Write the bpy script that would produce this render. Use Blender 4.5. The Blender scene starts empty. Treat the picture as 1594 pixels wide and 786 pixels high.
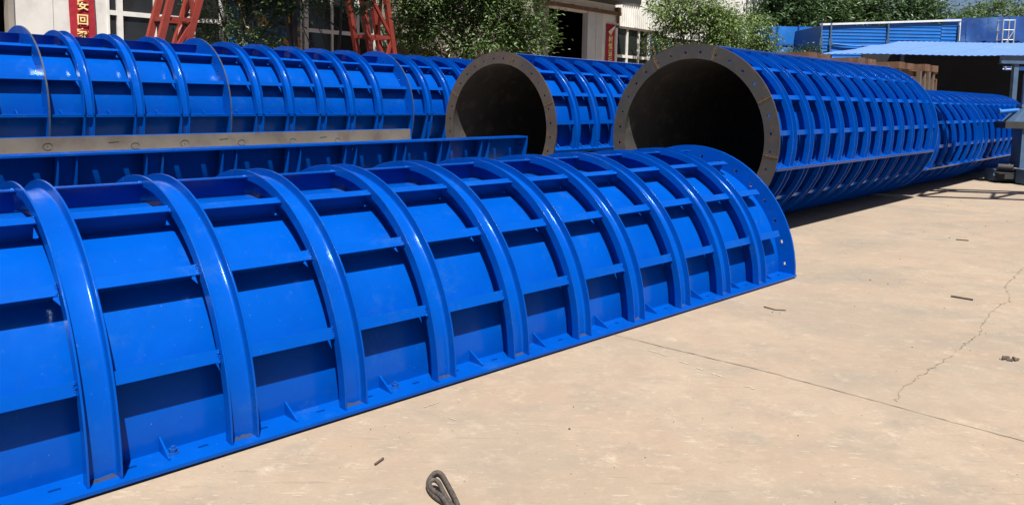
import bpy, math, random
from math import sin, cos, pi, radians
from mathutils import Vector, Matrix
random.seed(11)
scene = bpy.context.scene
col = scene.collection

# ---------------------------------------------------------------- camera
F_PX, PPY, PITCH, ROLL = 1193.2, 267.1, 0.0955, 0.0185
c_, s_ = cos(PITCH), sin(PITCH)
fw = Vector((0, c_, -s_)); up = Vector((0, s_, c_)); rt = Vector((1, 0, 0))
r2 = rt * cos(ROLL) + up * sin(ROLL); u2 = -rt * sin(ROLL) + up * cos(ROLL)
cd = bpy.data.cameras.new('camera')
cam = bpy.data.objects.new('camera', cd); col.objects.link(cam)
m = Matrix((r2, u2, -fw)).transposed().to_4x4(); m.translation = (0, 0, 1.6)
cam.matrix_world = m
cd.sensor_fit = 'HORIZONTAL'; cd.sensor_width = 36.0
cd.lens = F_PX / 1594 * 36.0
cd.shift_y = -(393 - PPY) / 1594
cd.clip_start = 0.05; cd.clip_end = 2000
scene.camera = cam

# ---------------------------------------------------------------- light
TRAVEL = Vector((-0.08, 0.475, -1.0)).normalized()     # direction the sunlight travels
elev = math.asin(-TRAVEL.z)
w = bpy.data.worlds.new('World'); scene.world = w; w.use_nodes = True
nt = w.node_tree; nt.nodes.clear()
sky = nt.nodes.new('ShaderNodeTexSky'); sky.sky_type = 'NISHITA'; sky.sun_disc = False
sky.sun_elevation = elev; sky.sun_rotation = math.atan2(-TRAVEL.x, -TRAVEL.y)
sky.air_density = 0.5; sky.dust_density = 1.5; sky.ozone_density = 1.0
bg = nt.nodes.new('ShaderNodeBackground'); bg.inputs[1].default_value = 0.05
ow = nt.nodes.new('ShaderNodeOutputWorld')
nt.links.new(sky.outputs[0], bg.inputs[0]); nt.links.new(bg.outputs[0], ow.inputs[0])
sl = bpy.data.lights.new('sun', 'SUN'); sl.energy = 5.0; sl.angle = radians(0.53); sl.color = (1.0, 0.955, 0.88)
so = bpy.data.objects.new('sun', sl); col.objects.link(so)
so.rotation_euler = TRAVEL.to_track_quat('-Z', 'Y').to_euler()
vs = scene.view_settings
vs.view_transform = 'Standard'; vs.look = 'None'; vs.exposure = 0.95; vs.gamma = 1.0
vs.use_curve_mapping = False

# ---------------------------------------------------------------- materials
def new_mat(name):
    mt = bpy.data.materials.new(name); mt.use_nodes = True
    return mt, mt.node_tree.nodes, mt.node_tree.links, mt.node_tree.nodes['Principled BSDF']

def node(N, t, **kw):
    n = N.new(t)
    for k, v in kw.items(): setattr(n, k, v)
    return n

def noise(N, L, vec, scale, detail=4, rough=.55, lo=.4, hi=.6, stretch=None):
    tx = N.new('ShaderNodeTexNoise'); tx.inputs['Scale'].default_value = scale
    tx.inputs['Detail'].default_value = detail; tx.inputs['Roughness'].default_value = rough
    if stretch:
        mp = N.new('ShaderNodeMapping'); mp.inputs['Rotation'].default_value = (0, 0, stretch[3])
        mp.inputs['Scale'].default_value = stretch[:3]
        L.new(vec, mp.inputs['Vector']); vec = mp.outputs[0]
    L.new(vec, tx.inputs['Vector'])
    mr = N.new('ShaderNodeMapRange'); mr.inputs['From Min'].default_value = lo; mr.inputs['From Max'].default_value = hi
    L.new(tx.outputs['Fac'], mr.inputs['Value'])
    return mr.outputs[0]

def mix(N, L, fac, a, b, mul=None):
    if mul is not None:
        mm = N.new('ShaderNodeMath'); mm.operation = 'MULTIPLY'; mm.inputs[1].default_value = mul
        L.new(fac, mm.inputs[0]); fac = mm.outputs[0]
    mx = N.new('ShaderNodeMix'); mx.data_type = 'RGBA'
    if isinstance(fac, (int, float)): mx.inputs[0].default_value = fac
    else: L.new(fac, mx.inputs[0])
    for s, v in ((6, a), (7, b)):
        if isinstance(v, (tuple, list)): mx.inputs[s].default_value = (*v[:3], 1)
        else: L.new(v, mx.inputs[s])
    return mx.outputs[2]

def bump(N, L, bs, h, strength, dist):
    b = N.new('ShaderNodeBump'); b.inputs['Strength'].default_value = strength; b.inputs['Distance'].default_value = dist
    L.new(h, b.inputs['Height']); L.new(b.outputs[0], bs.inputs['Normal'])

def simple(name, c1, c2=None, rough=.6, scale=3.0, metal=0.0, bmp=0.0, lo=.35, hi=.65, dirt=None, dirt_amt=.5, dirt_scale=6):
    mt, N, L, B = new_mat(name)
    pos = N.new('ShaderNodeNewGeometry').outputs['Position']
    if c2 is None: c2 = tuple(x * .8 for x in c1)
    f = noise(N, L, pos, scale, 5, .6, lo, hi)
    c = mix(N, L, f, c1, c2)
    if dirt is not None:
        g = noise(N, L, pos, dirt_scale, 6, .65, .52, .68)
        c = mix(N, L, g, c, dirt, dirt_amt)
    L.new(c, B.inputs['Base Color'])
    B.inputs['Roughness'].default_value = rough; B.inputs['Metallic'].default_value = metal
    if bmp: bump(N, L, B, f, bmp, .01)
    return mt

def paint_blue(name='blue_paint', c1=(.0003, .063, .355), c2=(.0002, .050, .300)):
    mt, N, L, B = new_mat(name)
    pos = N.new('ShaderNodeNewGeometry').outputs['Position']
    f = noise(N, L, pos, 1.7, 6, .65, .32, .68)
    c = mix(N, L, f, c1, c2)
    dust = noise(N, L, pos, 3.6, 9, .74, .55, .80)
    c = mix(N, L, dust, c, (.018, .088, .29), .55)
    drip = noise(N, L, pos, 2.0, 6, .7, .56, .74, (7, 7, .6, 0))          # runs down the steel
    c = mix(N, L, drip, c, (.004, .050, .22), .35)
    scuff = noise(N, L, pos, 22, 5, .7, .66, .74, (1, 3.5, 2.0, .8))
    c = mix(N, L, scuff, c, (.06, .13, .30), .55)
    speck = noise(N, L, pos, 80, 2, .5, .75, .78)
    c = mix(N, L, speck, c, (.12, .19, .32), .5)
    rust = noise(N, L, pos, 9, 7, .75, .70, .76)
    c = mix(N, L, rust, c, (.030, .030, .040), .45)
    L.new(c, B.inputs['Base Color'])
    rr = N.new('ShaderNodeMapRange'); rr.inputs['To Min'].default_value = .20; rr.inputs['To Max'].default_value = .45
    L.new(dust, rr.inputs['Value']); L.new(rr.outputs[0], B.inputs['Roughness'])
    B.inputs['Specular IOR Level'].default_value = .30
    B.inputs['Specular Tint'].default_value = (.45, .68, 1.0, 1)
    h = noise(N, L, pos, 3.5, 3, .5, 0, 1)
    bv = N.new('ShaderNodeBevel'); bv.samples = 3; bv.inputs['Radius'].default_value = .004
    b = N.new('ShaderNodeBump'); b.inputs['Strength'].default_value = .4; b.inputs['Distance'].default_value = .02
    L.new(h, b.inputs['Height']); L.new(bv.outputs[0], b.inputs['Normal']); L.new(b.outputs[0], B.inputs['Normal'])
    return mt

M = {}
M['blue'] = paint_blue()
M['steel'] = simple('bare_steel', (.036, .035, .038), (.025, .024, .026), .7, 2.0, .0, .05, dirt=(.075, .045, .03), dirt_amt=.5, dirt_scale=9)
M['steel_rusty'] = simple('bare_steel_rusty', (.058, .046, .042), (.040, .033, .031), .7, 2.0, .0, .05, dirt=(.11, .055, .03), dirt_amt=.6, dirt_scale=9)
M['steel_tray'] = simple('bare_steel_lining', (.150, .135, .120), (.110, .096, .085), .6, 2.0, .1, .05, dirt=(.085, .06, .045), dirt_amt=.5, dirt_scale=4)
M['steel_in'] = simple('bare_steel_inside', (.045, .043, .041), (.031, .030, .029), .85, 2.0, .0, .05, dirt=(.15, .12, .10), dirt_amt=.4)
M['weld'] = simple('weld_bead', (.12, .08, .04), (.06, .04, .025), .7, 30, 0)
M['edge'] = simple('worn_edge', (.045, .060, .095), (.028, .032, .045), .6, 20, .1)
M['bolt'] = simple('bolt_blue', (.002, .06, .30), (.01, .045, .18), .4, 30)
M['chalk'] = simple('marker_ink', (.035, .033, .032), None, .8)
M['timber'] = simple('timber', (.22, .14, .08), (.12, .075, .045), .85, 8)
M['white_wall'] = simple('white_sheet', (.70, .69, .66), (.60, .585, .55), .5, 1.2, dirt=(.45, .42, .38), dirt_amt=.5, dirt_scale=2)
M['grey_wall'] = simple('grey_render', (.30, .27, .23), (.22, .20, .17), .85, 1.5)
M['door_grey'] = simple('grey_door_sheet', (.52, .52, .52), (.46, .46, .47), .5, 2)
M['frame_white'] = simple('white_frame', (.70, .69, .66), (.62, .61, .58), .45, 6)
M['brown'] = simple('brown_trim', (.13, .095, .07), (.09, .066, .05), .8, 4)
M['dark'] = simple('interior_shade', (.012, .014, .022), (.008, .009, .014), .9, 1)  # near-black: the shade indoors is put into the base colour
M['black'] = simple('black_metal', (.02, .02, .022), (.03, .03, .03), .6, 5)
M['red_cloth'] = simple('red_banner_cloth', (.36, .01, .026), (.30, .008, .02), .75, 3)
M['gold'] = simple('gold_print', (.80, .58, .22), (.85, .70, .35), .6, 8)
M['white_print'] = simple('white_print', (.80, .74, .68), None, .7)
M['red_steel'] = simple('red_primer', (.24, .030, .018), (.19, .024, .015), .55, 4, dirt=(.20, .06, .04), dirt_amt=.4)
M['sheet_blue'] = simple('blue_sheet', (.006, .135, .48), (.008, .11, .40), .45, 1.2, dirt=(.06, .16, .38), dirt_amt=.4, dirt_scale=2)
M['sheet_dark'] = simple('blue_tarpaulin', (.01, .07, .29), (.008, .05, .22), .5, .9, dirt=(.10, .20, .42), dirt_amt=.55, dirt_scale=.8)
M['roof_blue'] = simple('pale_blue_roof', (.11, .21, .50), (.09, .18, .45), .45, 1.5, dirt=(.17, .28, .54), dirt_amt=.5, dirt_scale=1.5)
M['rail_white'] = simple('white_rail', (.65, .68, .72), None, .5)
M['rust'] = simple('brown_primer_beam', (.15, .075, .042), (.10, .052, .030), .7, 3, dirt=(.30, .20, .12), dirt_amt=.4)
M['machine'] = simple('slate_blue_machine', (.055, .105, .19), (.04, .075, .14), .45, 4, dirt=(.14, .14, .14), dirt_amt=.35)
M['galv'] = simple('galvanised', (.45, .47, .50), (.36, .38, .40), .5, 9, .4)
M['rope'] = simple('dark_wire_rope', (.055, .045, .04), (.10, .085, .07), .6, 60, .2, .3)
M['wire'] = simple('cable', (.08, .08, .09), None, .6)
M['scrap'] = simple('scrap', (.045, .033, .027), (.09, .06, .045), .8, 20)
M['bark'] = simple('bark', (.07, .055, .042), (.04, .032, .026), .9, 6, 0, .4)

def glass():
    mt, N, L, B = new_mat('window_glass')
    B.inputs['Base Color'].default_value = (.022, .024, .026, 1)
    B.inputs['Roughness'].default_value = .12
    return mt
M['glass'] = glass()

def mural():
    mt, N, L, B = new_mat('printed_board')
    pos = N.new('ShaderNodeNewGeometry').outputs['Position']
    f = noise(N, L, pos, 2.6, 2, .5, .3, .7)
    rmp = N.new('ShaderNodeValToRGB'); rmp.color_ramp.interpolation = 'CONSTANT'
    e = rmp.color_ramp.elements; e[0].color = (.015, .055, .14, 1); e[1].position = .46; e[1].color = (.03, .16, .30, 1)
    for p_, c in ((.60, (.10, .11, .03, 1)), (.68, (.40, .28, .05, 1)), (.78, (.45, .16, .09, 1)), (.88, (.40, .34, .28, 1))):
        n = e.new(p_); n.color = c
    L.new(f, rmp.inputs[0]); L.new(rmp.outputs[0], B.inputs['Base Color']); B.inputs['Roughness'].default_value = .5
    return mt
M['mural'] = mural()

def leaf(name, c1, c2):
    mt, N, L, B = new_mat(name)
    g = N.new('ShaderNodeNewGeometry')
    f = noise(N, L, g.outputs['Position'], 1.3, 3, .6, .35, .65)
    c = mix(N, L, f, c1, c2)
    rnd = N.new('ShaderNodeMapRange'); rnd.inputs['To Max'].default_value = .6
    L.new(g.outputs['Random Per Island'], rnd.inputs['Value'])
    c = mix(N, L, rnd.outputs[0], c, tuple(x * 1.5 for x in c1))
    L.new(c, B.inputs['Base Color']); B.inputs['Roughness'].default_value = .42
    tr = N.new('ShaderNodeBsdfTranslucent'); L.new(c, tr.inputs[0])
    ms = N.new('ShaderNodeMixShader'); ms.inputs[0].default_value = .28
    L.new(B.outputs[0], ms.inputs[1]); L.new(tr.outputs[0], ms.inputs[2])
    L.new(ms.outputs[0], N['Material Output'].inputs[0])
    return mt
M['leaf_dark'] = leaf('leaf_dark_green', (.045, .080, .024), (.026, .048, .015))
M['leaf_mid'] = leaf('leaf_mid_green', (.090, .145, .040), (.048, .085, .025))
M['leaf_light'] = leaf('leaf_light_green', (.125, .185, .050), (.068, .112, .032))
M['leaf_far'] = leaf('leaf_far_green', (.060, .110, .040), (.034, .066, .025))

def concrete():
    mt, N, L, B = new_mat('concrete')
    pos = N.new('ShaderNodeNewGeometry').outputs['Position']
    c = mix(N, L, noise(N, L, pos, .45, 5, .6, .35, .65), (.288, .226, 0.168), (.244, .195, 0.145))
    c = mix(N, L, noise(N, L, pos, 1.6, 6, .62, .42, .62), c, (.270, .196, 0.141), .9)
    c = mix(N, L, noise(N, L, pos, .8, 8, .68, .53, .66), c, (.331, .273, 0.207), .5)
    # grey worn areas, drawn out along the traffic direction
    c = mix(N, L, noise(N, L, pos, .8, 7, .66, .49, .66, (1.0, 1.6, 1, .75)), c, (.185, .162, 0.133), .8)
    c = mix(N, L, noise(N, L, pos, 2.6, 7, .72, .53, .70, (1, 1.3, 1, .35)), c, (.171, .151, 0.128), .6)
    c = mix(N, L, noise(N, L, pos, 1.3, 6, .65, .58, .70), c, (.161, .143, 0.126), .5)
    # pale scuffs and splashes
    c = mix(N, L, noise(N, L, pos, 5.0, 10, .78, .56, .68, (1.0, 1.15, 1, .9)), c, (.369, .311, 0.237), .85)
    c = mix(N, L, noise(N, L, pos, 13.0, 9, .78, .58, .68), c, (.364, .311, 0.237), .7)
    c = mix(N, L, noise(N, L, pos, 2.2, 12, .85, .60, .66, (1.0, 1.3, 1, 2.0)), c, (.416, .368, 0.291), .75)
    c = mix(N, L, noise(N, L, pos, 18, 4, .6, .635, .68, (.5, 3, 1, .6)), c, (.388, .340, 0.272), .7)
    c = mix(N, L, noise(N, L, pos, 14, 4, .6, .64, .69, (.4, 3.5, 1, 1.9)), c, (.369, .320, 0.252), .6)
    c = mix(N, L, noise(N, L, pos, 10, 4, .6, .64, .68, (.3, 4, 1, 2.6)), c, (.161, .129, 0.104), .5)
    # broad soft stains and trowel mottling
    c = mix(N, L, noise(N, L, pos, .55, 4, .55, .50, .66), c, (.205, .168, .132), .45)
    c = mix(N, L, noise(N, L, pos, 3.2, 8, .72, .50, .62), c, (.222, .176, .136), .50)
    c = mix(N, L, noise(N, L, pos, 7.5, 8, .75, .53, .64), c, (.375, .315, .242), .22)
    # fine grit
    c = mix(N, L, noise(N, L, pos, 60, 5, .7, .35, .65), c, (.194, .158, 0.121), .3)
    c = mix(N, L, noise(N, L, pos, 48, 3, .5, .69, .73), c, (.076, .057, 0.049), .6)
    L.new(c, B.inputs['Base Color']); B.inputs['Roughness'].default_value = .85
    h = noise(N, L, pos, 30, 8, .7, 0, 1)
    bump(N, L, B, h, .45, .006)
    return mt
M['concrete'] = concrete()

# ---------------------------------------------------------------- mesh helpers
class MB:
    def __init__(s): s.v = []; s.f = []; s.mi = []
    def add(s, vs_, fs, mi=0):
        b = len(s.v); s.v += [tuple(v) for v in vs_]
        for f in fs: s.f.append([b + i for i in f]); s.mi.append(mi)
    def box(s, x0, x1, y0, y1, z0, z1, mi=0, mat=None):
        vs_ = [(x, y, z) for z in (z0, z1) for y in (y0, y1) for x in (x0, x1)]
        if mat is not None: vs_ = [mat @ Vector(v) for v in vs_]
        s.add(vs_, [(0, 2, 3, 1), (4, 5, 7, 6), (0, 1, 5, 4), (2, 6, 7, 3), (0, 4, 6, 2), (1, 3, 7, 5)], mi)
    def bar(s, a, b, wd, ht, mi=0, upv=(0, 0, 1)):
        a = Vector(a); b = Vector(b); d = (b - a); ln = d.length; d.normalize()
        u = Vector(upv)
        if abs(d.dot(u)) > .98: u = Vector((1, 0, 0))
        r = d.cross(u).normalized(); u = r.cross(d)
        mt = Matrix((d, r, u)).transposed().to_4x4(); mt.translation = a
        s.box(0, ln, -wd / 2, wd / 2, -ht / 2, ht / 2, mi, mt)
    def tube(s, pts, rad, n=8, mi=0, cap=True):
        pts = [Vector(p) for p in pts]; rs = rad if isinstance(rad, (list, tuple)) else [rad] * len(pts)
        vs_ = []; prev = None
        for i, p in enumerate(pts):
            d = (pts[min(i + 1, len(pts) - 1)] - pts[max(i - 1, 0)]).normalized()
            u = prev if prev is not None else (Vector((0, 0, 1)) if abs(d.z) < .9 else Vector((1, 0, 0)))
            r = d.cross(u).normalized(); u = r.cross(d).normalized(); prev = u
            for k in range(n):
                a = 2 * pi * k / n; vs_.append(p + r * rs[i] * cos(a) + u * rs[i] * sin(a))
        fs = [(i * n + k, i * n + (k + 1) % n, (i + 1) * n + (k + 1) % n, (i + 1) * n + k) for i in range(len(pts) - 1) for k in range(n)]
        if cap: fs += [tuple(range(n - 1, -1, -1)), tuple(range((len(pts) - 1) * n, len(pts) * n))]
        s.add(vs_, fs, mi)
    def mesh(s, name, mats, smooth=None):
        me = bpy.data.meshes.new(name); me.from_pydata(s.v, [], s.f)
        for mm in (mats if isinstance(mats, (list, tuple)) else [mats]): me.materials.append(M[mm] if isinstance(mm, str) else mm)
        if any(s.mi): me.polygons.foreach_set('material_index', s.mi)
        if smooth:
            me.polygons.foreach_set('use_smooth', [True] * len(me.polygons))
            me.set_sharp_from_angle(angle=radians(smooth))
        me.update(); return me

def link(name, me, parent=None, loc=(0, 0, 0), rot=(0, 0, 0), label=None, cat=None, group=None, kind=None):
    o = bpy.data.objects.new(name, me); col.objects.link(o)
    o.location = loc; o.rotation_euler = rot
    if parent is not None: o.parent = parent
    for k, v in (('label', label), ('category', cat), ('group', group), ('kind', kind)):
        if v: o[k] = v
    return o

def thing(name, label, cat, loc=(0, 0, 0), rotz=0, group=None):
    return link(name, None, None, loc, (0, 0, rotz), label, cat, group)

# ---------------------------------------------------------------- ground
g = MB()
g.add([(-300, -120, 0), (300, -120, 0), (300, 500, 0), (-300, 500, 0)], [(0, 1, 2, 3)])
ground = link('ground', g.mesh('ground', 'concrete'), kind='structure')
M['joint_dark'] = simple('joint_filler', (.155, .125, .098), (.23, .188, .147), .9, 12)

def strip(pts, wd, jit, step, name, seed, var=(.15, .4, .6, .8, 1.0, 1.5), mat='joint_dark', z=.004):
    rnd = random.Random(seed); P = []
    for (x0, y0), (x1, y1) in zip(pts[:-1], pts[1:]):
        L_ = math.hypot(x1 - x0, y1 - y0); n = max(1, int(L_ / step))
        for i in range(n):
            t = i / n; P.append((x0 + (x1 - x0) * t + rnd.gauss(0, jit), y0 + (y1 - y0) * t + rnd.gauss(0, jit)))
    P.append(pts[-1]); mb = MB(); vs_ = []
    for i, p in enumerate(P):
        a = P[max(i - 1, 0)]; b = P[min(i + 1, len(P) - 1)]
        dx, dy = b[0] - a[0], b[1] - a[1]; l = math.hypot(dx, dy) or 1
        ww = wd * rnd.choice(var) * rnd.uniform(.8, 1.2)
        vs_ += [(p[0] - dy / l * ww / 2, p[1] + dx / l * ww / 2, z), (p[0] + dy / l * ww / 2, p[1] - dx / l * ww / 2, z)]
    mb.add(vs_, [(2 * i, 2 * i + 1, 2 * i + 3, 2 * i + 2) for i in range(len(P) - 1)])
    return link(name, mb.mesh(name, mat), ground)
strip([(.70, 5.13), (1.565, 4.437), (2.49, 3.556), (5.2, 1.0)], .0075, .003, .05, 'expansion_joint', 3, (.6, .8, 1.0, 1.2))
strip([(7.2, 9.2), (5.6, 8.0), (5.065, 7.477), (4.459, 6.778), (4.2, 6.30), (3.883, 5.997), (3.5, 5.55), (3.329, 5.294), (2.84, 4.793), (2.511, 4.486), (2.239, 4.217), (2.15, 4.10), (2.114, 4.026)], .0055, .009, .025, 'crack', 5)

M['pale_scrape'] = simple('pale_scrape', (.40, .34, .27), (.34, .285, .22), .9, 25)
for k, (a, b, ww) in enumerate((((.905, 4.80), (1.0, 4.70), .010), ((1.06, 4.60), (1.10, 4.56), .014), ((1.135, 4.50), (1.165, 4.46), .016), ((1.21, 4.40), (1.25, 4.355), .018), ((1.345, 4.21), (1.385, 4.165), .012), ((-.43, 3.83), (-.36, 3.90), .006), ((-.30, 3.70), (-.26, 3.68), .006))):
    strip([a, b], ww, .003, .012, 'pale_scrape', 60 + k, (.5, .8, 1.1), 'pale_scrape', .003)

# ---------------------------------------------------------------- mould parts
RS, RI, RG, RW, RT, RL, RP, RF = .985, .970, 1.078, 1.083, 1.135, 1.092, 1.165, 1.146
HW, TW, INS = .066, .009, .056
NSEG = 5.0

def arc_sweep(profile, p0, p1, step=NSEG, mi=None, close=True):
    """profile: closed list of (x, r); swept about the X axis from phi p0 to p1 (degrees, 0 = camera side, 90 = up)"""
    mb = MB(); n = max(2, int(round((p1 - p0) / step))); k = len(profile); vs_ = []
    for i in range(n + 1):
        a = radians(p0 + (p1 - p0) * i / n)
        for x, r in profile: vs_.append((x, -r * cos(a), r * sin(a)))
    b = 0
    mb.v = vs_
    full = abs(p1 - p0 - 360) < 1e-6
    for i in range(n):
        for j in range(k):
            j2 = (j + 1) % k
            mb.f.append([i * k + j, (i + 1) * k + j, (i + 1) * k + j2, i * k + j2]); mb.mi.append(mi[j] if mi else 0)
    if not full:
        mb.f.append(list(range(k))); mb.mi.append(0); mb.f.append([n * k + j for j in range(k - 1, -1, -1)]); mb.mi.append(0)
    return mb

def rib_mesh(p0, p1, s=1.0, HW=HW, RT=RT, RG=RG, RW=RW):
    fr = .013; fl_ = []; fr_ = []
    for k in range(5):
        a = pi / 2 * k / 4
        fl_.append((-HW + TW + fr - fr * cos(a), RW + fr - fr * sin(a)))
        fr_.append((HW - TW - fr + fr * sin(a), RW + fr - fr * cos(a)))
    q = [(-HW, RT), (-HW + TW, RT)] + fl_ + fr_ + [(HW - TW, RT), (HW, RT), (HW, RG), (HW - INS, RG), (HW - INS, RS - .004), (-HW + INS, RS - .004), (-HW + INS, RG), (-HW, RG)]
    return arc_sweep([(x, r * s) for x, r in reversed(q)], p0, p1, 4).mesh('rib', 'blue', 40)

def skin_mesh(x0, x1, p0, p1, s=1.0, inner='steel_in'):
    q = [(x0, RI * s), (x0, RS * s), (x1, RS * s), (x1, RI * s)]
    return arc_sweep(q, p0, p1, 3.75, [0, 0, 0, 1]).mesh('skin', ['blue', inner], 40)

def stringer_mesh(ln, s=1.0, RL=RL, lip=.055):
    mb = MB()      # lies at phi = 0: radial leg in the plane z = 0, lip hanging down at its outer edge
    mb.box(-ln / 2, ln / 2, -RL * s, -(RS - .003) * s, -.004, .004)
    mb.box(-ln / 2, ln / 2, -RL * s - .008, -RL * s - .0002, -lip, .004)
    return mb.mesh('stringer', 'blue')

def grid_plate(xs, rs, holes, t0, t1, tf, mats):
    """plate on a grid xs x rs with cells in `holes` left open; t0,t1 thickness; tf maps (x, r, t) to a point"""
    mb = MB(); nx, nr = len(xs), len(rs); id_ = {}
    def v(i, j, k):
        if (i, j, k) not in id_: id_[(i, j, k)] = len(mb.v); mb.v.append(tf(xs[i], rs[j], (t0, t1)[k]))
        return id_[(i, j, k)]
    cells = {(i, j) for i in range(nx - 1) for j in range(nr - 1)} - holes
    for (i, j) in cells:
        mb.f.append([v(i, j, 1), v(i + 1, j, 1), v(i + 1, j + 1, 1), v(i, j + 1, 1)]); mb.mi.append(0)
        mb.f.append([v(i, j, 0), v(i, j + 1, 0), v(i + 1, j + 1, 0), v(i + 1, j, 0)]); mb.mi.append(1 if len(mats) > 1 else 0)
        for (di, dj, a, b) in ((-1, 0, (i, j), (i, j + 1)), (1, 0, (i + 1, j + 1), (i + 1, j)), (0, -1, (i + 1, j), (i, j)), (0, 1, (i, j + 1), (i + 1, j + 1))):
            if (i + di, j + dj) not in cells:
                mb.f.append([v(*a, 0), v(*b, 0), v(*b, 1), v(*a, 1)][::-1]); mb.mi.append(2 if len(mats) > 2 else 0)
    return mb

def joint_plate(x0, x1, slots, upper, s=1.0, rp=None, sl=.018, sc=.071):
    xs = {x0, x1}
    for q in slots: xs |= {q - .022, q + .022}
    xs = sorted(xs); rs = [RS * s - .006, RS * s + sc - sl / 2, RS * s + sc + sl / 2, (rp or RP) * s]
    holes = {(i, 1) for i in range(len(xs) - 1) if any(abs((xs[i] + xs[i + 1]) / 2 - q) < .004 for q in slots)}
    t0, t1 = (.0015, .018) if upper else (-.018, -.0015)
    return grid_plate(xs, rs, holes, t0, t1, lambda x, r, t: (x, -r, t), ['blue']).mesh('joint_plate', 'blue')

def ring_flange(x, th, p0, p1, step, mats, s=1.0, hs=.85, RF=RF):
    n = int(round((p1 - p0) / step)); an = [p0]
    for k in range(n):
        c = p0 + step * (k + .5); an += [c - hs, c + hs]
    an.append(p1); an2 = []
    for a, b in zip(an[:-1], an[1:]):
        an2.append(a); q = max(1, int((b - a) / 4))
        an2 += [a + (b - a) * i / q for i in range(1, q)]
    an2.append(p1)
    cs = [p0 + step * (k + .5) for k in range(n)]
    rs = [RI * s - .004, 1.030 * s, 1.056 * s, RF * s]
    holes = {(i, 1) for i in range(len(an2) - 1) if any(abs((an2[i] + an2[i + 1]) / 2 - c) < .1 for c in cs)}
    return grid_plate(an2, rs, holes, x, x + th, lambda a, r, t: (t, -r * cos(radians(a)), r * sin(radians(a))), mats).mesh('end_flange', mats)

def gusset_mesh(s=1.0):
    mb = MB(); a = RS * s - .002; b = RS * s + .115
    tri = [(-a, .0175), (-b, .0175), (-b, .026), (-a, .085)]
    vs_ = [(-.005, y, z) for y, z in tri] + [(.005, y, z) for y, z in tri]
    mb.add(vs_, [(0, 1, 2, 3), (7, 6, 5, 4), (0, 4, 5, 1), (1, 5, 6, 2), (2, 6, 7, 3), (3, 7, 4, 0)])
    return mb.mesh('gusset', 'blue')

def hexbolt_mesh(r=.019, h=.016, washer=True):
    mb = MB()
    if washer: mb.tube([(0, 0, 0), (0, 0, .004)], r * 1.35, 12)
    mb.tube([(0, 0, .004), (0, 0, .004 + h)], r, 6)
    mb.tube([(0, 0, .004 + h), (0, 0, .004 + h + .010)], r * .5, 8)
    return mb.mesh('bolt', 'bolt')
BOLT = hexbolt_mesh()

def bays(edges):
    return list(zip(edges[:-1], edges[1:]))

# ---------------------------------------------------------------- 1. half shell, dome up, in front
PSI1 = 0.8108
SP = .5848
fg = thing('half_shell_mould', 'blue half-round ribbed steel mould lying dome up on the open concrete', 'mould', (1.8352, 7.7805, .012), pi / 2 - PSI1)
ribx = sorted(-(0.5023 + SP * k) - HW for k in range(13))      # rib centres, end of shell at 0
X0 = ribx[0] - .3
link('skin', skin_mesh(X0, 0, 0, 180), fg)
RIBH = rib_mesh(.9, 179.1)
rj = random.Random(8)
for x in ribx: link('rib', RIBH, fg, (x + rj.uniform(-.004, .004), 0, 0), (0, 0, rj.uniform(-.002, .002)))
st = stringer_mesh(SP - 2 * HW + .004); ste = stringer_mesh(.40)
for k in range(1, 8):
    ph = 22.5 * k
    for a, b in bays(ribx): link('stringer', st, fg, ((a + b) / 2, 0, 0), (-radians(ph + rj.uniform(-.35, .35)), 0, rj.uniform(-.004, .004)))
    link('stringer', ste, fg, (ribx[-1] + HW + .198, 0, 0), (-radians(ph), 0, 0))
slots = []
for a, b in bays(ribx): slots += [a + HW + .055, b - HW - .095]
slots += [ribx[-1] + HW + .08, ribx[-1] + HW + .36]
bpn = link('base_plate', joint_plate(X0, -.001, slots, True), fg, (0, 0, 0))
bpf = link('base_plate', joint_plate(X0, -.001, slots, False), fg, (0, 0, 0), (-pi, 0, 0))
gm = gusset_mesh()
for a, b in bays(ribx):
    link('gusset', gm, bpn, (a + HW + .185 + rj.uniform(-.02, .02), 0, 0), (0, 0, rj.uniform(-.04, .04)))
    link('gusset', gm, bpf, (a + HW + .185, 0, 0), (pi, 0, pi))
link('gusset', gm, bpn, (ribx[-1] + HW + .16, 0, 0))
for i, (a, b) in enumerate(bays(ribx)):
    if i in (3, 5): link('bolt', BOLT, bpn, (a + HW + .235, -1.035, .018))
link('end_flange', ring_flange(0, .020, 0, 180, 11.25, ['blue', 'blue', 'blue'], hs=.8), fg)
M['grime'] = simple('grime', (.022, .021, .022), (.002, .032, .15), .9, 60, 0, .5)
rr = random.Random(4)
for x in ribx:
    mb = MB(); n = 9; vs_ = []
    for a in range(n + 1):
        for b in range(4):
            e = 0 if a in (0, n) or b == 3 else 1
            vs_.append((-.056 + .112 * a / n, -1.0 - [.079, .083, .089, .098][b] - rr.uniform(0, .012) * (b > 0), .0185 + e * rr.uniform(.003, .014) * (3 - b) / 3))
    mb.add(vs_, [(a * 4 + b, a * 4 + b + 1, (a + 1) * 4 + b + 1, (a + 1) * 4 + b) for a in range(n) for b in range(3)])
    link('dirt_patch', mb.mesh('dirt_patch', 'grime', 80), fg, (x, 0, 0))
mb = MB()
for k in range(7):
    z = -.052 + .0085 * k; mb.tube([(0, -RL - .004, z - .006), (rr.uniform(-.003, .002), -RL - .007, z), (0, -RL - .004, z + .006)], [.002, rr.uniform(.005, .008), .002], 6)
wb = mb.mesh('weld_bead', 'blue', 60)
for k in range(1, 5):
    for a, b in bays(ribx):
        link('weld_bead', wb, fg, (b - HW - .004, 0, 0), (-radians(22.5 * k), 0, 0))

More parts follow.
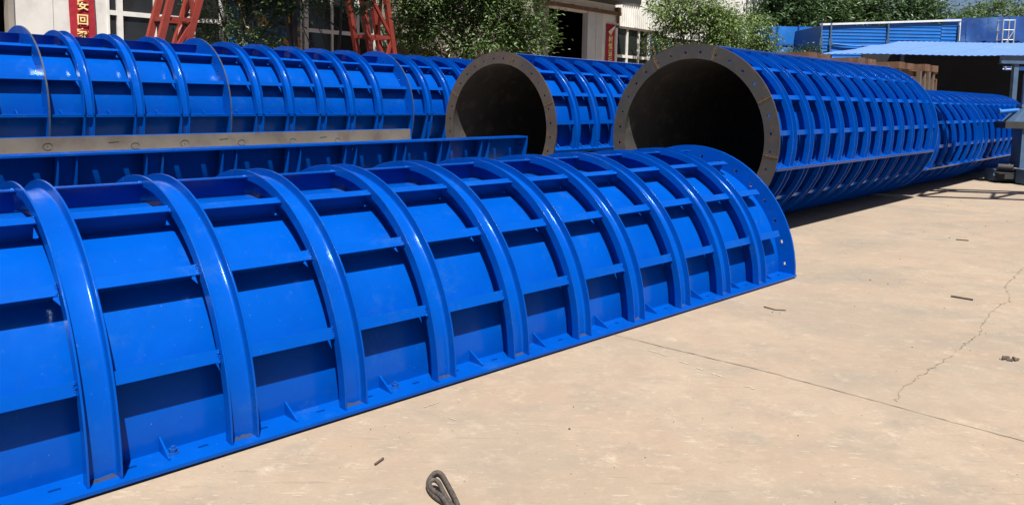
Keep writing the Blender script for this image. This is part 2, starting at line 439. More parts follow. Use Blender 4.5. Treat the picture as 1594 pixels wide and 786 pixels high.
# ---------------------------------------------------------------- 2. upturned half shell behind it
PSI2 = radians(41.5)
p2 = Vector((-cos(PSI2), sin(PSI2), 0))
near_end = Vector((.169, 9.188, 0)) + p2 * 1.147
ut = thing('half_shell_mould', 'upturned blue half shell mould with bare grey steel lining, lying like a trough', 'mould', (near_end.x, near_end.y, 1.148), pi / 2 - PSI2)
SP2 = .617
rx2 = sorted(-.70 - SP2 * k for k in range(11)); X0 = rx2[0] - .35
link('skin', skin_mesh(X0, 0, -180, 0, 1.0, 'steel_tray'), ut)
r_ = rib_mesh(-179.1, -.9)
for x in rx2: link('rib', r_, ut, (x, 0, 0))
slots = []
for a, b in bays(rx2): slots += [a + HW + .13, b - HW - .13]
slots += [-.42, -.15]
link('joint_plate', joint_plate(X0, -.001, slots, False, 1.0, 1.147, .040, .056), ut)
link('joint_plate', joint_plate(X0, -.001, slots, True, 1.0, 1.147, .040, .056), ut, (0, 0, 0), (-pi, 0, 0))
st = stringer_mesh(SP2 - 2 * HW + .004)
for k in range(1, 8):
    for a, b in bays(rx2): link('stringer', st, ut, ((a + b) / 2, 0, 0), (radians(22.5 * k), 0, 0))
link('end_flange', ring_flange(0, .020, -180, 0, 11.25, ['blue', 'blue', 'blue']), ut)
# marker rings drawn round the holes of the inside wall
mk = MB(); rr = random.Random(2)
for k in range(9):
    cx = -1.3 - .62 * k + rr.uniform(-.1, .1); cz = -.085 - rr.uniform(0, .04)
    def wallp(dx, dz):
        z = cz + dz; return (cx + dx, math.sqrt(.9685 ** 2 - z * z), z)
    ew, eh = rr.uniform(.035, .05), rr.uniform(.03, .04)
    mk.tube([wallp(ew * cos(t * pi / 8), eh * sin(t * pi / 8)) for t in range(15 if k % 3 else 11)], .0028, 4)
    if k % 2: mk.tube([wallp(0, -.012), wallp(0, .012)], .0028, 4)
    else: mk.tube([wallp(-.16, .05), wallp(-.26, .045)], .0028, 4)
link('marker_drawing', mk.mesh('marker_drawing', 'chalk'), ut)

# ---------------------------------------------------------------- 3. closed pipe moulds
def pipe(label, cx, cy, zc, psi, length, ribc, joints, segdeg, strs, rings, s=1.0, ring_mats=('blue', 'steel', 'steel'), group='closed pipe moulds lying in the yard', x0=0.0, seams=(), bolts=True, flange_edge='blue', hw=.060, rib=(1.130, 1.066, 1.080), rf=None, rl=1.088, pl=1.150):
    t = thing('pipe_mould', label, 'mould', (cx, cy, zc), pi / 2 - psi, group)
    x1 = x0 + length
    sk = skin_mesh(x0, x1, 0, segdeg, s)
    for j in joints: link('skin', sk, t, (0, 0, 0), (-radians(j), 0, 0))
    rm = rib_mesh(1.0, segdeg - 1.0, s, hw, *rib); HW = hw
    for x in ribc:
        for j in joints: link('rib', rm, t, (x, 0, 0), (-radians(j), 0, 0))
    cuts = sorted([r[0] for r in rings] + [x - HW for x in ribc] + [x + HW for x in ribc])
    gaps = []
    e = sorted([(r[0], r[0] + r[1]) for r in rings] + [(x - HW, x + HW) for x in ribc])
    for (a0, a1), (b0, b1) in zip(e[:-1], e[1:]):
        if b0 - a1 > .08: gaps.append((a1, b0))
    cache = {}
    slots = []
    gu = gusset_mesh(s)
    for a, b in gaps:
        ln = round(b - a + .004, 3)
        if ln not in cache: cache[ln] = stringer_mesh(ln, s, rl, .055)
        for ph in strs: link('stringer', cache[ln], t, ((a + b) / 2, 0, 0), (-radians(ph), 0, 0))
        slots += [a + .08, b - .08] if b - a > .3 else [(a + b) / 2]
    for j in joints:
        jp = link('joint_plate', joint_plate(x0 + .022, x1 - .022, slots, True, s, pl), t, (0, 0, 0), (-radians(j), 0, 0))
        link('joint_plate', joint_plate(x0 + .022, x1 - .022, slots, False, s, pl), t, (0, 0, 0), (-radians(j), 0, 0))
        if -60 < j < 100:
            for a, b in gaps: link('gusset', gu, jp, ((a + b) / 2 - .03, 0, 0))
            if bolts and j < 45:
                rb = RS * s + .071
                for q in slots: link('bolt', BOLT, jp, (q, -rb, .018))
    for i, rg in enumerate(rings):
        link('end_flange', ring_flange(rg[0], rg[1], 0, 360, 11.25, list(ring_mats) if i == 0 else ['blue', 'blue', flange_edge], s, RF=rf or RF), t)
    for ph in seams:
        mb = MB(); mb.box(-.0275, -.023, -RF * s + .001, -RI * s - .003, -.010, .010); 
        mb.box(-.0268, -.023, -RF * s + .02, -RI * s - .02, -.026, -.019); mb.box(-.0268, -.023, -RF * s + .03, -RI * s - .01, .018, .024)
        link('weld_seam', mb.mesh('weld_seam', 'weld'), t, (0, 0, 0), (-radians(ph), 0, 0))
    return t

J4 = [-15.4, 74.6, 164.6, 254.6]
ST4 = [j + k * 22.5 for j in J4 for k in (1, 2, 3)]
pipe('long blue ribbed pipe mould with dark grey bare steel end ring and bolted joint', 2.1738, 9.3765, 1.148, .7653, 6.0,
     [.42 + .48 * k for k in range(12)], J4, 90, ST4, [(-.024, .024), (5.98, .024)], seams=(74.6, 27.2, 119.6, -8))
pipe('blue ribbed pipe mould with rusty brown end ring, beyond the trough-like upturned shell', -.2225, 11.7038, 1.148, .7262, 6.0,
     [.525 + .50 * k for k in range(11)], J4, 90, ST4, [(-.024, .024), (5.98, .024)], seams=(74.6, 21, 152, -42), ring_mats=('blue', 'steel_rusty', 'steel'))
JF = [-31, 77, 185]; STF = [-4, 23, 50, 104, 131, 158, 212, 239, 266, 293]
sf = .838
A2 = Vector((sin(.7653), cos(.7653), 0)); C2 = Vector((2.1738, 9.3765, 0))
pf_ = C2 + A2 * 6.4
pipe('smaller blue ribbed pipe mould lying end to end with a bigger one, beside the machine', pf_.x, pf_.y, RF * sf + .002, .7653, 8.6,
     [.45 + .53 * k for k in range(6)] + [3.95 + .53 * k for k in range(9)], [-31, 89, 209], 120, [-4, 23, 50, 77, 116, 143, 170, 236, 263, 290], [(-.02, .02), (3.50, .03), (8.58, .02)], s=sf, ring_mats=('blue', 'blue', 'edge'))
PSIB = radians(42.25); pb = Vector((-cos(PSIB), sin(PSIB), 0)); ab = Vector((sin(PSIB), cos(PSIB), 0))
cb = Vector((-6.138, 10.137, 0)) + pb * 1.165
rb_ = [-3.1, -2.5, -1.9, -1.28, -.66] + [.50, 1.17, 1.83] + [3.05, 3.62, 4.24, 4.85, 5.47] + [6.68, 7.24, 7.85, 8.46, 9.07] 
back = pipe('very long blue ribbed pipe mould in bolted sections before the white factory wall', cb.x, cb.y, 1.26, PSIB, 13.5,
     rb_, [-.5, 179.5], 180, [27.5, 57.5, 87, 117, 147, -31, -61], [(-3.72, .02), (-.010, .020), (2.53, .020), (6.23, .020), (9.76, .02)], x0=-3.72, ring_mats=('blue', 'blue', 'edge'), flange_edge='edge', bolts=False, hw=.066, rib=(1.195, 1.105, 1.125), rf=1.225, rl=1.110, pl=1.165)
for i, tt in enumerate((-3.0, .3, 3.3, 6.5, 9.2)):
    q = cb + ab * tt
    b = MB(); b.box(-.11, .11, -.75, .75, 0, .033)
    for sgn in (-1, 1):
        b.add([(-.11, sgn * .45, .033), (.11, sgn * .45, .033), (.11, sgn * .72, .033), (-.11, sgn * .72, .033), (-.11, sgn * .72, .20), (.11, sgn * .72, .20)],
              [(0, 1, 5, 4), (2, 3, 4, 5), (0, 4, 3), (1, 2, 5), (0, 3, 2, 1)])
    link('timber_sleeper', b.mesh('timber_sleeper', 'timber'), None, (q.x, q.y, 0), (0, 0, pi / 2 - PSIB), 'timber sleeper chocked under the very long sectioned pipe mould', 'sleeper', 'sleepers under the long pipe')

# ---------------------------------------------------------------- 4. factory building
P0 = Vector((-8.534, 16.623, 0)); PSF = radians(42.5)
af = Vector((sin(PSF), cos(PSF), 0)); pf = Vector((-cos(PSF), sin(PSF), 0))
def fpos(u, off=0.0, z=0.0):
    q = P0 + af * u - pf * off; return Vector((q.x, q.y, z))
RZF = pi / 2 - PSF
bd = thing('factory_building', 'long white sheet-clad factory with tall windows and an open dark doorway', 'building', tuple(P0), RZF)
# local: x = along the front, y = into the building, z up; front face at y = 0
def fbox(name, x0, x1, y0, y1, z0, z1, mat, parent=bd):
    mb = MB(); mb.box(x0, x1, y0, y1, z0, z1); return link(name, mb.mesh(name, mat), parent)
ZT = 8.5
fbox('wall', -14, -5.0, .02, .25, 0, ZT, 'white_wall'); fbox('wall', -5.0, -1.94, .02, .25, 4.6, ZT, 'white_wall')
fbox('door_frame', -2.0, -1.90, -.04, .24, 0, 4.6, 'grey_wall')
fbox('wall_panel', -1.90, -1.205, 0, .24, 0, ZT, 'white_wall'); fbox('wall_panel', -1.195, -.17, .004, .24, 0, ZT, 'white_wall')
fbox('wall', -.17, 2.40, .02, .25, 0, 1.0, 'grey_wall'); fbox('wall', -.17, 2.40, .02, .25, 4.6, ZT, 'white_wall')
fbox('wall', 2.40, 4.55, .01, .25, 0, ZT, 'white_wall')
fbox('wall', 4.55, 6.90, .02, .25, 0, 1.0, 'grey_wall'); fbox('wall', 4.55, 6.90, .02, .25, 4.6, ZT, 'white_wall')
fbox('wall', 6.90, 14.40, .01, .25, 0, ZT, 'grey_wall')
fbox('wall', 14.40, 16.62, .02, .25, 4.79, ZT, 'white_wall')
fbox('door_leaf', 16.62, 17.12, -.03, .22, 0, 4.85, 'door_grey'); fbox('door_leaf', 17.14, 17.55, -.03, .22, 0, 4.85, 'door_grey')
fbox('door_base', 16.60, 17.57, -.05, -.032, 0, 3.02, 'frame_white')
fbox('wall', 16.62, 17.56, .02, .25, 4.86, ZT, 'white_wall'); fbox('wall', 17.56, 18.42, 0, .25, 0, ZT, 'white_wall')
fbox('wall', 18.42, 20.92, .02, .25, 0, 1.0, 'grey_wall')
fbox('wall', 20.92, 31.32, .06, .25, 0, 4.4, 'grey_wall')
fbox('ledge', 7.2, 13.2, -.22, .008, 2.74, 2.98, 'brown')
for a, b in ((31.07, 31.32),): fbox('side_wall', a, b, .255, 14, 0, ZT, 'white_wall')
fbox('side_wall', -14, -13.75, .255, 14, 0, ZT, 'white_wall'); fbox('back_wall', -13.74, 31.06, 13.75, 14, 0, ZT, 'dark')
fbox('roof', -14.2, 31.5, -.1, 14.2, ZT + .002, ZT + .15, 'sheet_blue')
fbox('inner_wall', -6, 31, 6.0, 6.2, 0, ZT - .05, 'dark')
# corrugated cladding right of the doorway, sheet by sheet
def corr(x0, x1, z0, z1, pitch, depth):
    mb = MB(); n = int(round((x1 - x0) / pitch)); pts = []
    for i in range(n):
        a = x0 + (x1 - x0) * i / n; p_ = (x1 - x0) / n
        pts += [(a, 0), (a + p_ * .40, 0), (a + p_ * .52, -depth), (a + p_ * .88, -depth)]
    pts.append((x1, 0)); vs_ = [(x, y, z) for x, y in pts for z in (z0, z1)]
    mb.add(vs_, [(2 * i, 2 * i + 2, 2 * i + 3, 2 * i + 1) for i in range(len(pts) - 1)])
    b = len(mb.v); return mb
cs_ = {}
x = 18.43
while x < 31.3:
    zb = 4.48 if x < 20.9 else 4.30
    wdt = min(1.05, 31.32 - x)
    key = (zb, round(wdt, 2))
    if key not in cs_: cs_[key] = corr(0, wdt - .004, zb, ZT, .15, .035).mesh('cladding_sheet', 'white_wall')
    link('cladding_sheet', cs_[key], bd, (x, -.004 if int(x) % 2 else .003, 0)); x += 1.05
fbox('backing', 18.43, 31.06, .045, .22, 4.5, ZT, 'white_wall')
def window(x0, x1, z0, z1, posts, cross, fw=.07):
    fr = MB(); y0, y1 = -.02, .06
    fr.box(x0, x1, y0 + .004, y1, z1 - .08, z1); fr.box(x0, x1, y0 + .004, y1, z0, z0 + .08)
    for p_, wd in posts: fr.box(p_, p_ + wd, y0, y1 - .002, z0, z1)
    for c_z, h in cross: fr.box(x0, x1, y0 + .008, y1 - .004, c_z, c_z + h)
    wn = link('window', fr.mesh('window', 'frame_white'), bd)
    ed = [x0] + [p_ for p_, _ in posts] + [x1]; zz = [z0] + [c for c, _ in cross] + [z1]
    for a, b in zip(ed[:-1], ed[1:]):
        if b - a < .1: continue
        for c, d_ in zip(zz[:-1], zz[1:]):
            mb = MB(); mb.box(a + .01, b - .01, .03, .045, c + .01, d_ - .01); link('pane', mb.mesh('pane', 'glass'), wn)
window(-.17, 2.40, 1.0, 4.6, [(-.17, .04), (.02, .12), (.80, .05), (1.60, .12), (2.33, .07)], [(3.20, .10)])
window(4.55, 6.90, 1.0, 4.6, [(4.60, .12), (5.43, .05), (6.20, .12), (6.83, .07)], [(3.20, .10)])
window(18.42, 20.92, 1.0, 4.48, [(18.44, .13), (19.22, .09), (20.04, .09), (20.78, .11)], [(3.26, .11)])
fbox('window_head', 18.40, 20.95, -.06, -.022, 4.38, 4.47, 'brown')
# canopy and door rail over the open doorway, awning further left
mb = MB(); mb.box(13.4, 18.35, -1.15, -.001, 5.24, 5.32); mb.box(13.4, 18.35, -1.2, -1.15, 5.18, 5.36)
for q in (13.6, 15.2, 16.8, 18.2): mb.bar((q, -1.1, 5.25), (q, -.01, 5.75), .05, .05)
link('canopy', mb.mesh('canopy', 'black'), bd)
mb = MB(); mb.bar((13.6, -.16, 4.90), (18.55, -.16, 4.90), .07, .13); mb.box(18.30, 18.52, -.2, -.04, 4.94, 5.14); mb.box(18.42, 18.50, -.14, -.06, 4.55, 4.9)
for q in (14.2, 15.6, 17.0): mb.box(q, q + .07, -.13, .01, 4.88, 5.0)
link('door_rail', mb.mesh('door_rail', 'rust'), bd)
mb = MB(); mb.box(-5.2, .3, -.36, -.001, 4.66, 4.72)
for q in (-4.8, -3, -1.3, .1): mb.bar((q, -.34, 4.67), (q, -.005, 4.45), .04, .04)
link('awning', mb.mesh('awning', 'grey_wall'), bd)
fbox('sign_board', 18.80, 20.05, -.09, -.042, 5.45, 6.3, 'red_cloth')
fbox('trim_strip', 20.93, 21.0, -.03, .058, 1.0, 4.3, 'roof_blue')
# printed boards between the windows
for (x0, x1, z0, z1, lb) in ((2.50, 4.45, 1.4, 4.3, 'colourful printed board on the factory wall behind the sparse tree'), (21.1, 22.6, 1.2, 4.15, 'yellow and blue printed board on the factory wall beside the window')):
    mb = MB(); mb.box(x0, x1, -.06, -.02, z0, z1)
    o = link('notice_board', mb.mesh('notice_board', 'mural'), None, tuple(P0), (0, 0, RZF), lb, 'board')
    o2 = MB(); o2.box(x0 - .03, x1 + .03, -.065, -.061, z1 - .03, z1 + .03); o2.box(x0 - .03, x1 + .03, -.065, -.061, z0 - .03, z0 + .03)
    link('board_frame', o2.mesh('board_frame', 'galv'), o)

def text_mesh(ch, size, mat, off=0.0):
    cu = bpy.data.curves.new('glyph', 'FONT'); cu.body = ch; cu.size = size; cu.align_x = 'CENTER'; cu.align_y = 'CENTER'
    cu.extrude = .004; cu.offset = off
    o = bpy.data.objects.new('glyph', cu); col.objects.link(o)
    me = bpy.data.meshes.new_from_object(o.evaluated_get(bpy.context.evaluated_depsgraph_get()))
    bpy.data.objects.remove(o); me.materials.clear(); me.materials.append(M[mat]); return me

def banner(label, x0, x1, z0, z1, chars, size, mat, fold=False, wav=.012):
    mb = MB(); n = 24; vs_ = []
    for i in range(n + 1):
        z = z0 + (z1 - z0) * i / n
        for k in range(5):
            x = x0 + (x1 - x0) * k / 4 + .006 * sin(z * 5)
            vs_.append((x, -.055 + wav * sin(z * 4.3 + k * .9), z))
    fs = [(i * 5 + k, i * 5 + k + 1, (i + 1) * 5 + k + 1, (i + 1) * 5 + k) for i in range(n) for k in range(4)]
    mb.add(vs_, fs); b = len(vs_)
    mb.add([(x, y + .006, z) for x, y, z in vs_], [f[::-1] for f in fs])
    o = link('banner', mb.mesh('banner', 'red_cloth'), None, tuple(P0), (0, 0, RZF), label, 'banner')
    for ch, cx, cz in chars:
        link('lettering', text_mesh(ch, size, mat, .004), o, (cx, -.078, cz), (pi / 2, 0, 0))
    if fold:
        f = MB(); f.add([(x0 + .08, -.085, z1 - .30), (x1 - .02, -.10, z1 - .02), (x1 - .05, -.07, z1 - .16), (x0 + .22, -.075, z1 - .42)], [(0, 1, 2, 3)])
        f.add([(x0 + .08, -.080, z1 - .30), (x1 - .02, -.095, z1 - .02), (x1 - .05, -.065, z1 - .16), (x0 + .22, -.070, z1 - .42)], [(3, 2, 1, 0)])
        link('folded_corner', f.mesh('folded_corner', 'white_print'), o)
    return o
banner('wide red banner with gold characters on the white wall panel left of the first window', -.92, -.44, 1.0, 5.2,
       [('安', -.67, 3.33), ('回', -.68, 3.03), ('家', -.69, 2.74), ('平', -.67, 3.63)], .235, 'gold')
banner('narrow red banner with pale characters and a folded corner between the doorway and window', 17.78, 18.33, 1.2, 4.49,
       [('令', 18.03, 4.16), ('树', 18.03, 3.90), ('慎', 18.03, 3.63), ('道', 18.03, 3.36), ('行', 18.03, 3.09)], .27, 'gold', True)

# ---------------------------------------------------------------- 5. red gantry crane legs
gc = thing('gantry_crane', 'red lattice gantry crane legs standing between the long pipe and the factory', 'crane', tuple(fpos(0, 1.8)), RZF)
def leg(bx, tx, zt, hw0, hw1, dep, n=5):
    mb = MB()
    def cpt(i, sx, sy):
        t = i / n; hw = hw0 + (hw1 - hw0) * t
        return Vector((bx + (tx - bx) * t + sx * hw, sy * dep / 2, zt * t))
    for sx in (-1, 1):
        for sy in (-1, 1): mb.bar(cpt(0, sx, sy), cpt(n, sx, sy), .12, .12)
    for i in range(n + 1):
        for sy in (-1, 1): mb.bar(cpt(i, -1, sy), cpt(i, 1, sy), .06, .08)
        for sx in (-1, 1): mb.bar(cpt(i, sx, -1), cpt(i, sx, 1), .06, .08)
        if i < n:
            mb.bar(cpt(i, (-1) ** i, -1), cpt(i + 1, -(-1) ** i, -1), .07, .07)
            mb.bar(cpt(i, 1, (-1) ** i), cpt(i + 1, 1, -(-1) ** i), .07, .07)
    mb.box(bx - hw0 - .15, bx + hw0 + .15, -dep / 2 - .15, dep / 2 + .15, 0, .12)
    return mb
link('leg', leg(-.42, 1.75, 7.6, .24, .34, .55).mesh('leg', 'red_steel'), gc)
link('leg', leg(6.02, 4.55, 7.6, .34, .40, .55).mesh('leg', 'red_steel'), gc)
mb = MB(); mb.box(1.2, 5.1, -.3, .3, 7.605, 8.0); link('cross_beam', mb.mesh('cross_beam', 'red_steel'), gc)

# ---------------------------------------------------------------- 6. trees
def tree(name, label, base, trunk_h, stems, blobs, nleaf, size, mat, seed, group=None, droop=.3, trunk_r=.11, upright=False):
    rnd = random.Random(seed)
    t = thing(name, label, 'tree', tuple(base), 0, group)
    mb = MB()
    for (dx, dy, h, r) in stems:
        n = 6; pts = []; px, py = dx * .85, dy * .85
        for i in range(n + 1):
            q = i / n; pts.append((px + (dx - px) * q + rnd.uniform(-.05, .05) * (0 < i), py + (dy - py) * q + rnd.uniform(-.05, .05) * (0 < i), h * q))
        mb.tube(pts, [r * (1 - .7 * i / n) for i in range(n + 1)], 7)
        for k in range(6):
            i = rnd.randint(2, n); p_ = Vector(pts[i]); bl = rnd.choice(blobs)
            tgt = Vector(bl[0]) + Vector((rnd.uniform(-.6, .6) * bl[1][0], rnd.uniform(-.6, .6) * bl[1][1], rnd.uniform(-.5, .5) * bl[1][2]))
            mid = (p_ + tgt) / 2 + Vector((rnd.uniform(-.1, .1), rnd.uniform(-.1, .1), .12))
            mb.tube([p_, mid, tgt], [r * .38, r * .22, r * .08], 5)
    link('trunk', mb.mesh('trunk', 'bark', 60), t)
    vs_ = []; fs = []
    tot = sum(b[1][0] * b[1][1] * b[1][2] for b in blobs)
    for (c, rad) in blobs:
        nl = int(nleaf * rad[0] * rad[1] * rad[2] / tot); ncl = max(6, nl // 22)
        for q in range(ncl):
            while True:
                v = Vector((rnd.uniform(-1, 1), rnd.uniform(-1, 1), rnd.uniform(-1, 1)))
                if .30 < v.length < 1.0: break
            v *= rnd.uniform(.85, 1.12)
            cc = Vector(c) + Vector((v.x * rad[0], v.y * rad[1], v.z * rad[2]))
            cr = size * rnd.uniform(1.0, 2.8); out = Vector((v.x, v.y, v.z * .6 + .25)).normalized()
            for k in range(22):
                p_ = cc + Vector((rnd.gauss(0, cr * .55), rnd.gauss(0, cr * .55), rnd.gauss(0, cr * .42)))
                d = (out * rnd.uniform(.1, .9) + Vector((rnd.uniform(-1, 1), rnd.uniform(-1, 1), rnd.uniform(-.6, .4) - droop))).normalized()
                nrm = (Vector((rnd.uniform(-.7, .7), rnd.uniform(-.7, .7), 1)) + out * .5).normalized()
                sd = d.cross(nrm).normalized(); ls = size * rnd.uniform(.6, 1.25); wd = ls * rnd.uniform(.28, .42)
                nn = sd.cross(d) * ls * .10
                b = len(vs_)
                vs_ += [tuple(p_), tuple(p_ + d * ls * .5 + sd * wd * .5 + nn), tuple(p_ + d * ls), tuple(p_ + d * ls * .5 - sd * wd * .5 + nn)]
                fs.append((b, b + 1, b + 2, b + 3))
    me = bpy.data.meshes.new('crown'); me.from_pydata(vs_, [], fs); me.materials.append(M[mat]); me.update()
    link('crown', me, t)
    return t

tree('leafy_tree', 'sparse small-leaved tree hanging over the first tall window beside the red gantry leg', fpos(1.75, 1.5), 3, [(0, 0, 4.4, .07), (.5, .2, 4.0, .05)],
     [((-.35, 0, 3.7), (.75, .6, 1.1)), ((.75, .1, 3.9), (.9, .7, .9)), ((.2, 0, 2.7), (1.1, .7, .6)), ((.3, 0, 4.9), (1.4, .9, .6))], 9500, .09, 'leaf_dark', 1)
tree('shade_tree', 'dark broad tree with bare lower trunk in front of the second tall window', fpos(2.81, 2.4), 3, [(0, 0, 4.6, .15), (.85, .85, 4.6, .06)],
     [((.4, 0, 4.9), (1.9, 1.2, 1.0)), ((-.6, .2, 4.0), (.8, .8, .8)), ((.2, 0, 3.6), (.7, .6, .35)), ((1.3, .3, 3.9), (.6, .6, .4)), ((-.6, .3, 2.9), (.45, .4, .3))], 15000, .14, 'leaf_dark', 2)
tree('dense_tree', 'dense dark green tree spreading in front of the factory left of the doorway', fpos(8.3, 2.6), 3, [(-.2, 0, 4.2, .16), (.3, .1, 4.4, .12)],
     [((-1.5, -.3, 4.5), (.95, .9, 1.1)), ((-.3, 0, 4.7), (1.25, 1.1, 1.4)), ((.9, .1, 4.2), (1.1, 1.0, 1.2)), ((1.35, .3, 3.2), (.85, .8, .7)), ((.3, -.3, 3.0), (1.0, .8, .55)), ((-1.1, 0, 3.2), (.9, .8, .6)), ((-1.9, .5, 3.7), (.7, .7, .9)), ((1.2, .6, 5.1), (.8, .7, .7))], 36000, .14, 'leaf_mid', 3, 'trees along the factory wall')
tree('stemmy_bush_tree', 'tall pale-leaved bushy tree with thin upright stems at the window board', fpos(20.4, 2.2), 3, [(-1.0, 0, 4.6, .035), (-.5, .1, 5.0, .03), (0, 0, 5.2, .035), (.4, .2, 5.0, .03), (.9, 0, 4.6, .03), (1.4, .1, 4.4, .03)],
     [((-.3, 0, 5.1), (1.5, 1.0, .85)), ((-1.0, .1, 3.7), (.7, .7, .8)), ((1.0, 0, 4.5), (1.1, .9, 1.0)), ((.2, -.2, 3.3), (1.4, .8, .55)), ((1.6, .3, 3.5), (.9, .8, .7))], 17000, .16, 'leaf_light', 4, 'trees along the factory wall', droop=.55)
tree('round_bush_tree', 'round pale green bushy tree before the plain corner of the factory', fpos(24.3, 2.4), 3, [(0, 0, 4.2, .07), (.4, .1, 4.0, .05)],
     [((0, 0, 4.3), (1.45, 1.1, 1.05)), ((.9, .1, 3.5), (1.2, 1.0, .85)), ((-1.0, 0, 3.6), (1.1, .9, .8)), ((1.9, .3, 2.9), (.8, .7, .6))], 17000, .16, 'leaf_light', 5, 'trees along the factory wall', droop=.5)
tree('low_shrub', 'low dark shrub at the foot of the blue sheet fence', (11.6, 30.5, 0), 2, [(0, 0, 3, .05), (.3, 0, 3, .04)],
     [((0, 0, 3.2), (.7, .6, .8)), ((.6, 0, 2.8), (.6, .5, .5))], 2200, .14, 'leaf_dark', 6)['category'] = 'shrub'
far = [(12.2, 40, 7.0, 2.7, 'leaf_far'), (15.4, 42, 6.8, 2.4, 'leaf_far'), (18.0, 43, 6.2, 2.1, 'leaf_mid'), (20.6, 43, 6.9, 2.3, 'leaf_far'), (23.2, 44, 6.0, 2.1, 'leaf_far'), (25.4, 45, 5.6, 1.6, 'leaf_mid'), (27.0, 46, 5.9, 1.2, 'leaf_far')]
fl = ['broad', 'dark', 'pale', 'full', 'low', 'small', 'narrow pointed']
for i, (x, y, z, r, mt) in enumerate(far):
    rx = .85 if i == 6 else 1.0
    tree('yard_tree', fl[i] + ' tree in the row standing behind the blue sheet fence', (x, y, 0), 3, [(0, 0, z - .5, .16)],
         [((0, 0, z), (r * rx, r * .8, r * .75)), ((-r * .6, 0, z - .9), (r * .7, r * .6, r * .6)), ((r * .6, .2, z - .8), (r * .7 * rx, r * .6, r * .55)), ((.1, -.3, z - 2.0), (r * 1.1, r * .7, r * .6))], 13000, .30, mt, 20 + i, 'trees behind the blue fence', trunk_r=.18)
tree('distant_tree', 'pale green tree rising alone above the blue tarpaulin screen', (32.2, 52, 0), 3, [(0, 0, 7, .18)],
     [((0, 0, 7.2), (2.2, 1.6, 1.9)), ((-2.0, 0, 6.2), (1.4, 1.2, 1.2)), ((1.2, 0, 6.0), (1.5, 1.2, 1.2))], 8000, .28, 'leaf_mid', 40)

# ---------------------------------------------------------------- 7. blue fences, shed, rack at the right
fn = thing('sheet_fence', 'wrinkled blue sheet fence with posts and rails left of the ribbed blue shed wall', 'fence', (10.2, 36, 0))
for i in range(4):
    mb = MB(); nx, nz = 6, 14; vs_ = []
    for a in range(nx + 1):
        for b in range(nz + 1):
            vs_.append((i * .98 + .02 + .94 * a / nx, random.uniform(-.025, .025), .3 + 4.82 * b / nz))
    k = nz + 1
    mb.add(vs_, [(a * k + b, (a + 1) * k + b, (a + 1) * k + b + 1, a * k + b + 1) for a in range(nx) for b in range(nz)])
    link('sheet_panel', mb.mesh('sheet_panel', 'sheet_blue', 60), fn)
for i in range(5):
    mb = MB(); mb.box(i * .98 - .02, i * .98 + .03, -.11, -.05, 0, 5.2); link('post', mb.mesh('post', 'sheet_dark'), fn)
for z in (.5, 2.4, 4.25):
    mb = MB(); mb.box(0, 3.95, -.049, -.035, z, z + .07); link('rail', mb.mesh('rail', 'sheet_dark'), fn)

sh = thing('sheet_shed', 'bright blue shed wall of ribbed sheets under a white top rail', 'shed', (13.05, 33, 0))
for i, (a, b) in enumerate(((0, 2.72), (2.82, 5.05), (5.07, 5.75))):
    mb = MB(); n = 34; pts = []
    for k in range(n):
        hh = 4.58 + .05 * (a + b) / 2; z = .3 + hh * k / n; dz = hh / n
        pts += [(0, z), (0, z + dz * .62), (-.018, z + dz * .72), (-.018, z + dz * .92)]
    vs_ = [(x, y, z) for y, z in pts for x in (a, b)]
    mb.add(vs_, [(2 * k, 2 * k + 1, 2 * k + 3, 2 * k + 2) for k in range(len(pts) - 1)])
    mb.box(a, b, .02, .06, .3, 4.92)
    link('sheet_panel', mb.mesh('sheet_panel', 'sheet_blue'), sh)
for x in (-.08, .32, 2.74, 5.72):
    mb = MB(); mb.box(x, x + .06, -.12, -.03, 0, 5.0); mb.box(x - .04, x + .1, -.13, -.121, 4.05, 4.35); link('post', mb.mesh('post', 'machine'), sh)
mb = MB(); mb.bar((-.1, -.05, 4.93), (5.83, -.05, 5.22), .09, .08); link('top_rail', mb.mesh('top_rail', 'rail_white'), sh)
mb = MB(); mb.box(5.78, 5.84, -.07, .0, 3.0, 5.2); link('corner_rail', mb.mesh('corner_rail', 'rail_white'), sh)
for z in (4.05, 3.45): 
    mb = MB(); mb.tube([(.3, -.07, z + .1), (1.4, -.09, z), (2.7, -.07, z + .06), (5.7, -.07, z + .14)], .03, 6); link('hose', mb.mesh('hose', 'sheet_blue'), sh)
mb = MB(); mb.box(-.05, 5.75, .08, 3.0, 0, 4.90); link('body', mb.mesh('body', 'sheet_dark'), sh)

sc_ = thing('tarpaulin_screen', 'tall dark blue tarpaulin screen in seamed sheets behind the pale roof', 'screen', (18.95, 34.2, 0), radians(-14))
for i in range(9):
    mb = MB(); nx, nz = 8, 16; vs_ = []; ztop = 5.42 + .02 * i
    for a in range(nx + 1):
        for b in range(nz + 1):
            vs_.append((i * .82 + .012 + .80 * a / nx, .035 * sin(b * .8 + i * 2 + a * .5) + random.uniform(-.02, .02), .2 + (ztop - .2) * b / nz))
    k = nz + 1
    mb.add(vs_, [(a * k + b, (a + 1) * k + b, (a + 1) * k + b + 1, a * k + b + 1) for a in range(nx) for b in range(nz)])
    link('sheet_panel', mb.mesh('sheet_panel', 'sheet_dark', 60), sc_)
    mb = MB(); mb.box(i * .82 - .02, i * .82 + .02, .06, .11, 0, ztop + .02); link('post', mb.mesh('post', 'machine'), sc_)
mb = MB(); mb.box(0, 7.4, -.06, -.045, 4.45, 4.50); link('rail', mb.mesh('rail', 'sheet_dark'), sc_)

